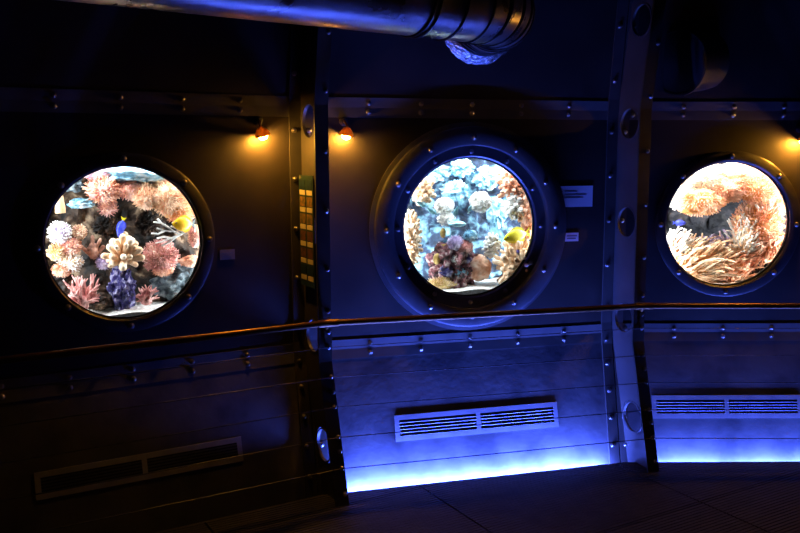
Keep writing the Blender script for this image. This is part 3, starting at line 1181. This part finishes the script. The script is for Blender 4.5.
def tank(k, dfun, rock, label_wall, sand_v, power, col, sand_d=(.04, .6), sand_label=''):
    cs, zc = HOLE[k][0], PZ[k]
    # box
    bm = bmesh.new()
    t, up, n = fr(k)
    for (s0, s1, z0, z1, d0, d1) in ((-.86, -.82, -.66, .66, .06, .90), (.82, .86, -.66, .66, .06, .90), (-.82, .82, -.66, -.62, .06, .90),
                                     (-.82, .82, .62, .66, .06, .90), (-.82, .82, -.62, .62, .86, .90)):
        l, r, a = BAYS[k]
        def q(s, z, d):
            p = (l + r) / 2 + d2(a) * (cs + s) - inward(a) * d
            return V((p.x, p.y, zc + z))
        hexa(bm, [q(s0, z0, d0), q(s1, z0, d0), q(s1, z0, d1), q(s0, z0, d1), q(s0, z1, d0), q(s1, z1, d0), q(s1, z1, d1), q(s0, z1, d1)])
    tag(obj('aquarium_tank', bm, TANK, None, False), 'blue-walled aquarium tank behind the %s porthole' % PN[k], 'tank', 'aquarium tanks')
    zs = tank_pt(k, HPX[k][0], sand_v, .16).z - zc
    # reef wall
    bm = bmesh.new()
    NX, NZ = 110, 90
    grid = []
    sd = {'A': 3.3, 'B': 17.1, 'C': 31.7}[k]
    for j in range(NZ + 1):
        row = []
        for i in range(NX + 1):
            s = -.80 + 1.60 * i / NX; z = zs - .05 + (.58 - zs + .05) * j / NZ
            p3 = V((s * 4.2 + sd, z * 4.2, sd))
            d = dfun(s / .4, z / .4) + .10 * noise.noise(p3) + .06 * noise.noise(p3 * 2.7) + .035 * noise.noise(p3 * 6.3)
            d = min(max(d, .07), .80)
            row.append(bm.verts.new(q(s, z, d)))
        grid.append(row)
    back = []
    for j in range(NZ):
        for i in range(NX):
            bm.faces.new((grid[j][i], grid[j][i + 1], grid[j + 1][i + 1], grid[j + 1][i]))
    # closing skirt to the rear so the rock has a body
    edge = [grid[0][i] for i in range(NX + 1)] + [grid[j][NX] for j in range(1, NZ + 1)] + [grid[NZ][i] for i in range(NX - 1, -1, -1)] + [grid[j][0] for j in range(NZ - 1, 0, -1)]
    ds = -V((inward(BAYS[k][2]).x, inward(BAYS[k][2]).y, 0))
    bk = []
    for v in edge:
        l, r, a = BAYS[k]
        base = (l + r) / 2
        dd = -(V((v.co.x, v.co.y)) - base).dot(inward(a))
        bk.append(bm.verts.new(v.co + ds * (.84 - dd)))
    for i in range(len(edge)):
        j = (i + 1) % len(edge)
        bm.faces.new((edge[i], edge[j], bk[j], bk[i]))
    bm.faces.new(bk)
    tag(obj('reef_rock', bm, M[rock]), label_wall, 'rock')
    # sand
    bm = bmesh.new()
    g2 = []
    for j in range(25):
        row = []
        for i in range(61):
            s = -.80 + 1.6 * i / 60; d = sand_d[0] + (sand_d[1] - sand_d[0]) * j / 24
            row.append(bm.verts.new(q(s, zs + .015 * noise.noise(V((s * 6, d * 6, sd))) + .04 * (d - .16), d + .02)))
        g2.append(row)
    for j in range(24):
        for i in range(60):
            bm.faces.new((g2[j][i], g2[j][i + 1], g2[j + 1][i + 1], g2[j + 1][i]))
    ext = bmesh.ops.extrude_face_region(bm, geom=bm.faces[:])
    for v in ext['geom']:
        if isinstance(v, bmesh.types.BMVert):
            v.co.z = zc - .615
    sd_o = tag(obj('sand_bed', bm, M['sand']), sand_label, 'sand')
    sd_o['kind'] = 'stuff'
    # tank lamp under the hood
    l_ = bpy.data.lights.new('tank_light', 'AREA')
    l_.shape = 'RECTANGLE'; l_.size = 1.3; l_.size_y = .10
    l_.energy = power * .6; l_.color = col
    o = bpy.data.objects.new('tank_light', l_); C.objects.link(o)
    o.location = q(0, .59, .11)
    zax = (UP * 1.0 + nrm(k) * .62).normalized()
    x = t; y = zax.cross(x).normalized(); x = y.cross(zax)
    o.rotation_euler = Matrix((x, y, zax)).transposed().to_euler()
    for sg in (-1, 1):  # added side fills, unseen, to light the coral fronts evenly
        l_ = bpy.data.lights.new('added_side_fill', 'AREA')
        l_.shape = 'RECTANGLE'; l_.size = .10; l_.size_y = 1.0
        l_.energy = power * .42; l_.color = col
        o = bpy.data.objects.new('added_side_fill', l_); C.objects.link(o)
        o.location = q(sg * .70, .02, .10)
        zax = (t * sg + nrm(k) * .75).normalized()
        y = UP.copy(); x = y.cross(zax).normalized()
        o.rotation_euler = Matrix((x, y, zax)).transposed().to_euler()


HPX = {'A': (122.5, 241.5), 'B': (468.3, 226), 'C': (726.7, 223)}


def ss(a, b, x):
    x = min(max((x - a) / (b - a), 0), 1)
    return x * x * (3 - 2 * x)


tank('A', lambda x, y: .52 - .20 * ss(.35, .9, y) - .22 * ss(-.3, -1.0, y) - .1 * ss(.6, 1, abs(x)), 'rockA', 'dark brown craggy reef rock filling the left porthole behind the corals',
     310, 46, (.92, .97, 1.0), sand_label='white sand at the bottom of the left porthole')
tank('B', lambda x, y: .56 - .06 * ss(.3, .9, y) - .12 * ss(-.4, -1.0, y), 'rockB', 'blue and pale cyan reef rock filling the middle porthole behind the corals',
     287, 46, (.86, .95, 1.0), sand_label='bright white sand at the bottom of the middle porthole')
tank('C', lambda x, y: .64 - .28 * ss(.1, .5, y) - .22 * ss(-.1, -.7, y) - .08 * ss(.3, .8, x), 'rockC', 'slate grey rock cave in the middle of the right porthole',
     284, 80, (1.0, .95, .88), sand_label='small strip of white sand at the bottom of the right porthole')

# --- left porthole
boulder('A', 146, 173, .26, 42, 10, 'iceblue', 'reef_ledge', 'rock ledge with blue light in its pale colour along the top of the left porthole', amp=.3)  # blue light on the ledge is put into its colour
boulder('A', 72, 181, .34, 14, 10, 'teal', 'reef_boulder', 'grey rock at the upper left edge of the left porthole')
boulder('A', 82, 203, .36, 13, 5, 'iceblue', 'reef_ledge', 'small pale blue rock ledge beside the cream pipe in the left porthole')
boulder('A', 122, 291, .24, 12, 23, 'purple', 'reef_boulder', 'purple-blue crusted rock pillar under the cream finger coral', amp=.45, freq=3)
boulder('A', 178, 284, .30, 24, 17, 'teal', 'reef_boulder', 'dark grey-green boulder at the lower right of the left porthole')
boulder('A', 100, 302, .22, 14, 8, 'rockA', 'reef_boulder', 'low brown rock left of the purple pillar in the left porthole')
boulder('A', 62, 285, .28, 13, 13, 'rockA', 'reef_boulder', 'brown rock at the lower left edge of the left porthole')
frilly('A', 96, 172, .24, 15, 7, 'lilac', 'leather_coral', 'lilac-pink leather coral at the upper left of the left porthole', 120, .35, .06, 'pink', lobes=4)
frilly('A', 104, 190, .24, 14, 10, 'pink', 'leather_coral', 'curly pink leather coral below the lilac one in the left porthole', 90, .6, .09, 'peach', lobes=5)
frilly('A', 108, 207, .26, 7, 7, 'peach', 'leather_coral', 'small peach curl of coral hanging left of the blue fish', 60, .5, .09, 'pink', lobes=3)
frilly('A', 130, 190, .22, 12, 8, 'peach', 'leather_coral', 'peach frilled coral left of the round one in the left porthole arch', 110, .4, .06, 'pink', lobes=4)
frilly('A', 146, 196, .20, 12, 11, 'peach', 'leather_coral', 'round frilled peach coral at the crown of the left porthole arch', 170, .35, .05, 'cream', lobes=4)
frilly('A', 170, 197, .20, 17, 15, 'peach', 'leather_coral', 'largest frilled peach coral, upper right of the left porthole', 260, .4, .04, 'cream', lobes=6)
frilly('A', 180, 212, .20, 13, 10, 'orange', 'leather_coral', 'orange-peach frilled coral just above the yellow fish', 150, .4, .05, 'peach', lobes=4)
frilly('A', 190, 196, .26, 8, 12, 'tan', 'leather_coral', 'tan coral at the upper right rim of the left porthole', 90, .35, .06, 'peach', lobes=3)
knobby('A', 123, 254, .16, 40, 32, 'cream', 'finger_coral', 'cream finger coral in the centre of the left porthole', 34, .22, up_=.7, kl=1.35, core=.68)
frilly('A', 160, 256, .22, 14, 12, 'tan', 'cauliflower_coral', 'pinkish tan cauliflower coral right of the cream finger coral', 200, .45, .06, 'pink', lobes=6)
frilly('A', 163, 270, .21, 9, 5, 'peach', 'cauliflower_coral', 'low peach coral under the tan cauliflower coral', 90, .4, .08, lobes=3)
bush('A', 82, 286, .15, 28, 46, 'pink', 'bush_coral', 'tapering pink spiny coral at the lower left of the left porthole', 42, 1, .06)
bush('A', 146, 292, .13, 26, 24, 'pink', 'tentacle_coral', 'small pink branching coral on the sand right of the purple pillar', 20, 1, .05)
for i, (u, v, wx, wy, m, lb) in enumerate((
        (60, 233, 9, 9, 'lilac', 'lilac coral lump, highest on the left rim of the left porthole'),
        (70, 246, 9, 8, 'pink', 'pink coral lump left of the upright pink sponge'),
        (57, 252, 8, 7, 'yellowc', 'yellowish coral lump on the left rim of the left porthole'),
        (71, 262, 10, 8, 'cream', 'cream coral lump above the spiny pink coral'),
        (62, 270, 8, 6, 'peach', 'peach coral lump, lowest on the left rim of the left porthole'),
        (79, 232, 6, 6, 'tan', 'tan coral lump under the pale blue ledge in the left porthole'))):
    frilly('A', u, v, .24, wx, wy, m, 'encrusting_coral', lb, 70, .4, .09, ('white', 'peach', 'cream')[i % 3], lobes=5)
fingers('A', 93, 245, .26, 13, 24, 'tan', 'tube_sponge', 'upright pinkish tan sponge left of the cream finger coral', 5, .2, 'sponge')
frilly('A', 192, 261, .22, 12, 5, 'peach', 'plate_coral', 'flat peach coral at the right rim of the left porthole', 80, .3, .08, lobes=4)
frilly('A', 196, 236, .22, 7, 10, 'pink', 'encrusting_coral', 'pink coral behind the tail of the yellow fish', 90, .35, .07, 'cream', lobes=3)
c0 = tank_pt('A', 60, 204, .2); s0 = px(c0)
bm = bmesh.new()
lathe(bm, c0 - UP * 9 * s0, UP, [(0, 0), (5.0 * s0, 0), (4.8 * s0, 6 * s0), (3.2 * s0, 17 * s0), (0, 17 * s0)], 32)
tag(obj('skimmer_pipe', bm, M['pipe']), 'cream tapering pipe at the upper left edge of the left porthole', 'pipe')
# white branching gorgonian
c0 = tank_pt('A', 170, 232, .13); s0 = px(c0)
tt_, uu_, nn_ = fr('A')
bm = bmesh.new()


def gp(u, v, d=0):
    return c0 + tt_ * (u - 170) * s0 - UP * (v - 232) * s0 + nn_ * d * s0


for line in ([(189, 230, 0), (180, 235, 2), (170, 238, 3), (160, 241, 4), (154, 242, 4)], [(180, 235, 2), (172, 231, 4), (163, 230, 5), (156, 227, 5)],
             [(172, 231, 4), (166, 226, 5), (160, 222, 5), (153, 221, 4)], [(163, 230, 5), (157, 233, 6), (150, 232, 6)],
             [(170, 238, 3), (162, 236, 6), (155, 237, 7)], [(184, 233, 1), (178, 229, 3), (170, 226, 4)], [(160, 222, 5), (157, 218, 5)],
             [(175, 237, 2), (168, 242, 3), (160, 245, 4)]):
    tube(bm, [gp(*p) for p in line], [1.25 * s0 * (1 - .12 * i) for i in range(len(line))], 8)
tag(obj('gorgonian', bm, M['white']), 'white branching coral fronds below the yellow fish', 'coral')
fish('A', 183, 224, .11, 24, 17, 176, 'fish_yellow', 'bright yellow fish at the right of the left porthole', 'fish_grey', 'fish_yellow')
fish('A', 121, 228, .14, 20, 9, 250, 'fish_blue', 'blue fish with a yellow tail diving above the finger coral', 'fish_lemon', 'fish_blue')

boulder('A', 106, 226, .34, 12, 9, 'rockA', 'reef_boulder', 'olive-brown rock left of the blue fish', amp=.5, freq=3)
boulder('A', 150, 224, .40, 12, 10, 'rockA', 'reef_boulder', 'dark brown rock in the hollow under the arch, right of the blue fish', amp=.5, freq=3)
frilly('A', 104, 262, .26, 7, 6, 'lilac', 'encrusting_coral', 'small lilac coral lump left of the purple pillar', 60, .4, .09, lobes=4)

# --- middle porthole
frilly('B', 480, 202, .26, 9.5, 9, 'white', 'brain_coral', 'round bright white coral right of centre in the middle porthole', 160, .2, .09, lobes=5)
frilly('B', 444, 206, .26, 9, 7, 'white', 'encrusting_coral', 'white coral lump, upper left in the middle porthole', 90, .3, .1, lobes=5)
frilly('B', 446, 219, .25, 8, 6, 'white', 'encrusting_coral', 'white coral lump directly below the other white lump in the middle porthole', 90, .3, .1, lobes=4)
knobby('B', 411, 238, .16, 20, 60, 'cream', 'leather_coral', 'tall cream-peach finger coral at the left rim of the middle porthole', 60, .17)
knobby('B', 421, 189, .18, 24, 30, 'cream', 'leather_coral', 'cream finger coral at the upper left of the middle porthole', 40, .18)
frilly('B', 410, 250, .2, 6, 8, 'orange', 'sponge', 'small orange sponge low on the left rim of the middle porthole', 40, .2, .1, cat='sponge')
knobby('B', 510, 182, .2, 26, 34, 'peach', 'leather_coral', 'peach finger coral at the upper right of the middle porthole', 44, .17)
knobby('B', 513, 206, .18, 22, 24, 'white', 'leather_coral', 'pale finger coral between the round white coral and the right rim', 36, .2)
knobby('B', 527, 206, .15, 20, 76, 'peach', 'leather_coral', 'tall peach coral along the right rim of the middle porthole', 70, .18)
knobby('B', 516, 264, .14, 40, 44, 'cream', 'leather_coral', 'broad cream coral below the yellow fish in the middle porthole', 80, .12)
knobby('B', 491, 245, .22, 17, 20, 'white', 'bush_coral', 'pale bushy coral left of the yellow fish', 40, .2)
boulder('B', 452, 268, .26, 22, 26, 'crust', 'reef_boulder', 'craggy crusted rock mound in the middle porthole', amp=.4, freq=3)
boulder('B', 478, 268, .22, 14, 13, 'peach', 'brain_coral', 'smooth pinkish dome coral right of the rock mound', 'coral', amp=.1)
boulder('B', 443, 250, .24, 6, 6, 'yellowc', 'disc_coral', 'cream disc coral at the upper left of the rock mound', 'coral', amp=.15)
boulder('B', 437, 259, .2, 4, 5.5, 'yellowc', 'disc_coral', 'yellow disc coral at the left side of the rock mound', 'coral', amp=.1)
boulder('B', 443, 233, .24, 3, 5, 'yellowc', 'disc_coral', 'small upright yellow disc coral above the rock mound', 'coral', amp=.1)
for i, (u, v, r_, m, lb) in enumerate(((455, 243, 7, 'lilac', 'lilac crust coral on top of the rock mound'), (465, 247, 7, 'pink', 'pink crust coral at the upper right of the rock mound'),
                                      (457, 259, 6, 'white', 'white crust coral on the face of the rock mound'), (461, 272, 6, 'iceblue', 'pale blue crust coral low on the rock mound'),
                                      (446, 271, 6, 'purple', 'purple crust coral at the lower left of the rock mound'), (466, 259, 5, 'purple', 'purple crust coral between the mound and the pink dome'),
                                      (470, 236, 6, 'iceblue', 'pale blue crust coral behind the top of the rock mound'))):
    frilly('B', u, v, .17, r_, r_ * .85, m, 'crust_coral', lb, 60, .35, .1, lobes=5)
frilly('B', 440, 284, .16, 14, 6, 'yellowc', 'low_coral', 'low yellow-cream coral at the foot of the rock mound', 110, .4, .07, 'cream', lobes=4)
boulder('B', 457, 224, .2, 9, 3, 'fish_cyan', 'plate_coral', 'flat pale cyan plate coral above the rock mound', 'coral', amp=.2)
boulder('B', 491, 255, .2, 4, 3.5, 'white', 'crust_coral', 'small white lump between the pink dome and the broad cream coral', 'coral', amp=.2)
for (u, v, wx, wy, lb) in ((432, 172, 16, 9, 'cyan rock knob at the upper left of the middle porthole'), (462, 168, 12, 8, 'cyan rock knob at the top of the middle porthole'),
                           (487, 178, 13, 10, 'cyan rock knob at the upper right of the middle porthole'), (455, 190, 12, 9, 'cyan rock knob above the white coral lumps'),
                           (497, 212, 9, 14, 'cyan rock knob right of the round white coral')):
    boulder('B', u, v, .40, wx, wy, 'iceblue', 'reef_outcrop', lb, amp=.5, freq=3)
fish('B', 516, 236, .08, 31, 17, 190, 'fish_lemon', 'lemon yellow fish at the right of the middle porthole', 'fish_lemon', 'fish_lemon')
fish('B', 422, 204, .12, 15, 6, 160, 'fish_cyan', 'pale cyan fish, leftmost in the middle porthole', group='small cyan fish')
fish('B', 432, 211, .12, 14, 6, 150, 'fish_cyan', 'pale cyan fish left of the white coral lumps', group='small cyan fish')
fish('B', 456, 212, .14, 12, 5, 80, 'fish_cyan', 'pale cyan fish swimming upright right of the white coral lumps', group='small cyan fish')
fish('B', 470, 209, .14, 9, 4, 75, 'fish_cyan', 'small pale cyan fish just left of the round white coral', group='small cyan fish')

# --- right porthole
frilly('C', 705, 179, .24, 28, 12, 'white', 'carpet_anemone', 'anemone mat coloured as overexposed white at the top of the right porthole', 260, .35, .05, 'cream', 'anemone', lobes=6)  # overexposure is put into the white body colour
frilly('C', 741, 176, .24, 24, 12, 'cream', 'carpet_anemone', 'cream anemone mat at the upper right of the right porthole', 240, .35, .05, 'cream', 'anemone', lobes=6)
frilly('C', 683, 196, .22, 16, 11, 'white', 'carpet_anemone', 'white anemone at the upper left rim of the right porthole', 170, .35, .06, 'white', 'anemone', lobes=5)
frilly('C', 700, 202, .18, 22, 11, 'orange', 'carpet_anemone', 'peach-orange anemone hanging over the cave in the right porthole', 220, .35, .05, 'peach', 'anemone', lobes=5, droop=.8)
frilly('C', 728, 190, .2, 18, 10, 'peach', 'carpet_anemone', 'peach anemone over the middle of the cave', 200, .35, .06, 'peach', 'anemone', lobes=5)
frilly('C', 758, 190, .2, 16, 12, 'orange', 'carpet_anemone', 'orange anemone at the upper right of the cave', 180, .4, .06, 'peach', 'anemone', lobes=5)
frilly('C', 776, 200, .26, 9, 16, 'peach', 'carpet_anemone', 'narrow peach anemone on the right rim of the right porthole', 140, .4, .06, 'cream', 'anemone', lobes=4)
fingers('C', 768, 206, .2, 14, 22, 'white', 'finger_coral', 'small white finger coral on the right of the right porthole', 8, .15)
frilly('C', 757, 224, .26, 20, 18, 'orange', 'carpet_anemone', 'large orange-peach anemone right of the cave', 260, .4, .05, 'peach', 'anemone', lobes=6)
anemone('C', 743, 238, .24, 9, 18, 'cream', 'white', 'sea_anemone', 'tall white anemone at the right edge of the cave', 80, 13, (-.1, 1, .5), .9)
anemone('C', 770, 244, .24, 15, 11, 'orange', 'peach', 'sea_anemone', 'orange anemone sweeping down the right rim', 100, 18, (-.8, -.4, .6), 1.2)
anemone('C', 697, 264, .25, 25, 13, 'orange', 'cream', 'sea_anemone', 'long-tentacled cream anemone at the lower left of the right porthole', 150, 24, (.75, .45, .4), 1.05)
anemone('C', 728, 268, .27, 20, 14, 'orange', 'peach', 'sea_anemone', 'orange anemone at the bottom of the right porthole', 110, 16, (.3, .8, .6), 1.2)
anemone('C', 676, 246, .26, 10, 10, 'peach', 'white', 'sea_anemone', 'pale anemone at the left rim below the violet fish', 60, 14, (.5, .8, .4), .9)
anemone('C', 722, 246, .3, 10, 5, 'tan', 'lilac', 'sea_anemone', 'lilac anemone with long fingers under the cave mouth', 30, 22, (-1, .1, .4), 1.1, .3)
frilly('C', 767, 180, .24, 12, 9, 'orange', 'carpet_anemone', 'small orange anemone at the top right rim of the right porthole', 120, .35, .06, 'peach', 'anemone', lobes=4)
boulder('C', 770, 274, .22, 16, 9, 'dark', 'reef_boulder', 'near-black lump painted as the dark hole at the lower right of the right porthole')  # shade of a dark hole, put into a near-black colour
fish('C', 680, 223, .12, 12, 6, 0, 'fish_blue', 'tiny violet-blue fish at the left rim of the right porthole')

# ------------------------------------------------------------------ camera, lights, view
cd = bpy.data.cameras.new('camera')
cam = bpy.data.objects.new('camera', cd)
C.objects.link(cam)
cd.sensor_width = 36
cd.lens = FPX / 800 * 36
cd.clip_start = .05
m3 = Matrix((RGT, UPV, -FWD)).transposed()
cam.matrix_world = Matrix.Translation(CAM) @ m3.to_4x4()
scene.camera = cam


def area(name, loc, aim, sx, sy, power, col, spread=180):
    l = bpy.data.lights.new(name, 'AREA')
    l.shape = 'RECTANGLE'; l.size = sx; l.size_y = sy
    l.energy = power; l.color = col; l.spread = math.radians(spread)
    o = bpy.data.objects.new(name, l)
    C.objects.link(o)
    o.location = loc
    zax = -(V(aim)).normalized()
    return o, zax


def orient(o, zax, xax):
    y = zax.cross(xax).normalized(); x = y.cross(zax)
    o.rotation_euler = Matrix((x, y, zax)).transposed().to_euler()


BLUE = (.06, .115, 1.0)
for k, pw, sh in (('B', 300, 1.75), ('C', 112, 1.6)):
    p = pan(k, 0, -.07, .055)
    o, zx = area('trough_strip_light', p, UP * .28 - nrm(k) * 1.0, sh, .04, pw, BLUE)
    orient(o, zx, tan3(k))


w = bpy.data.worlds.new('world'); scene.world = w
w.use_nodes = True
w.node_tree.nodes['Background'].inputs[0].default_value = (.0004, .0004, .0006, 1)
w.node_tree.nodes['Background'].inputs[1].default_value = 1.0

vs = scene.view_settings
vs.view_transform = 'Standard'; vs.look = 'None'; vs.exposure = 0; vs.gamma = 1; vs.use_curve_mapping = False
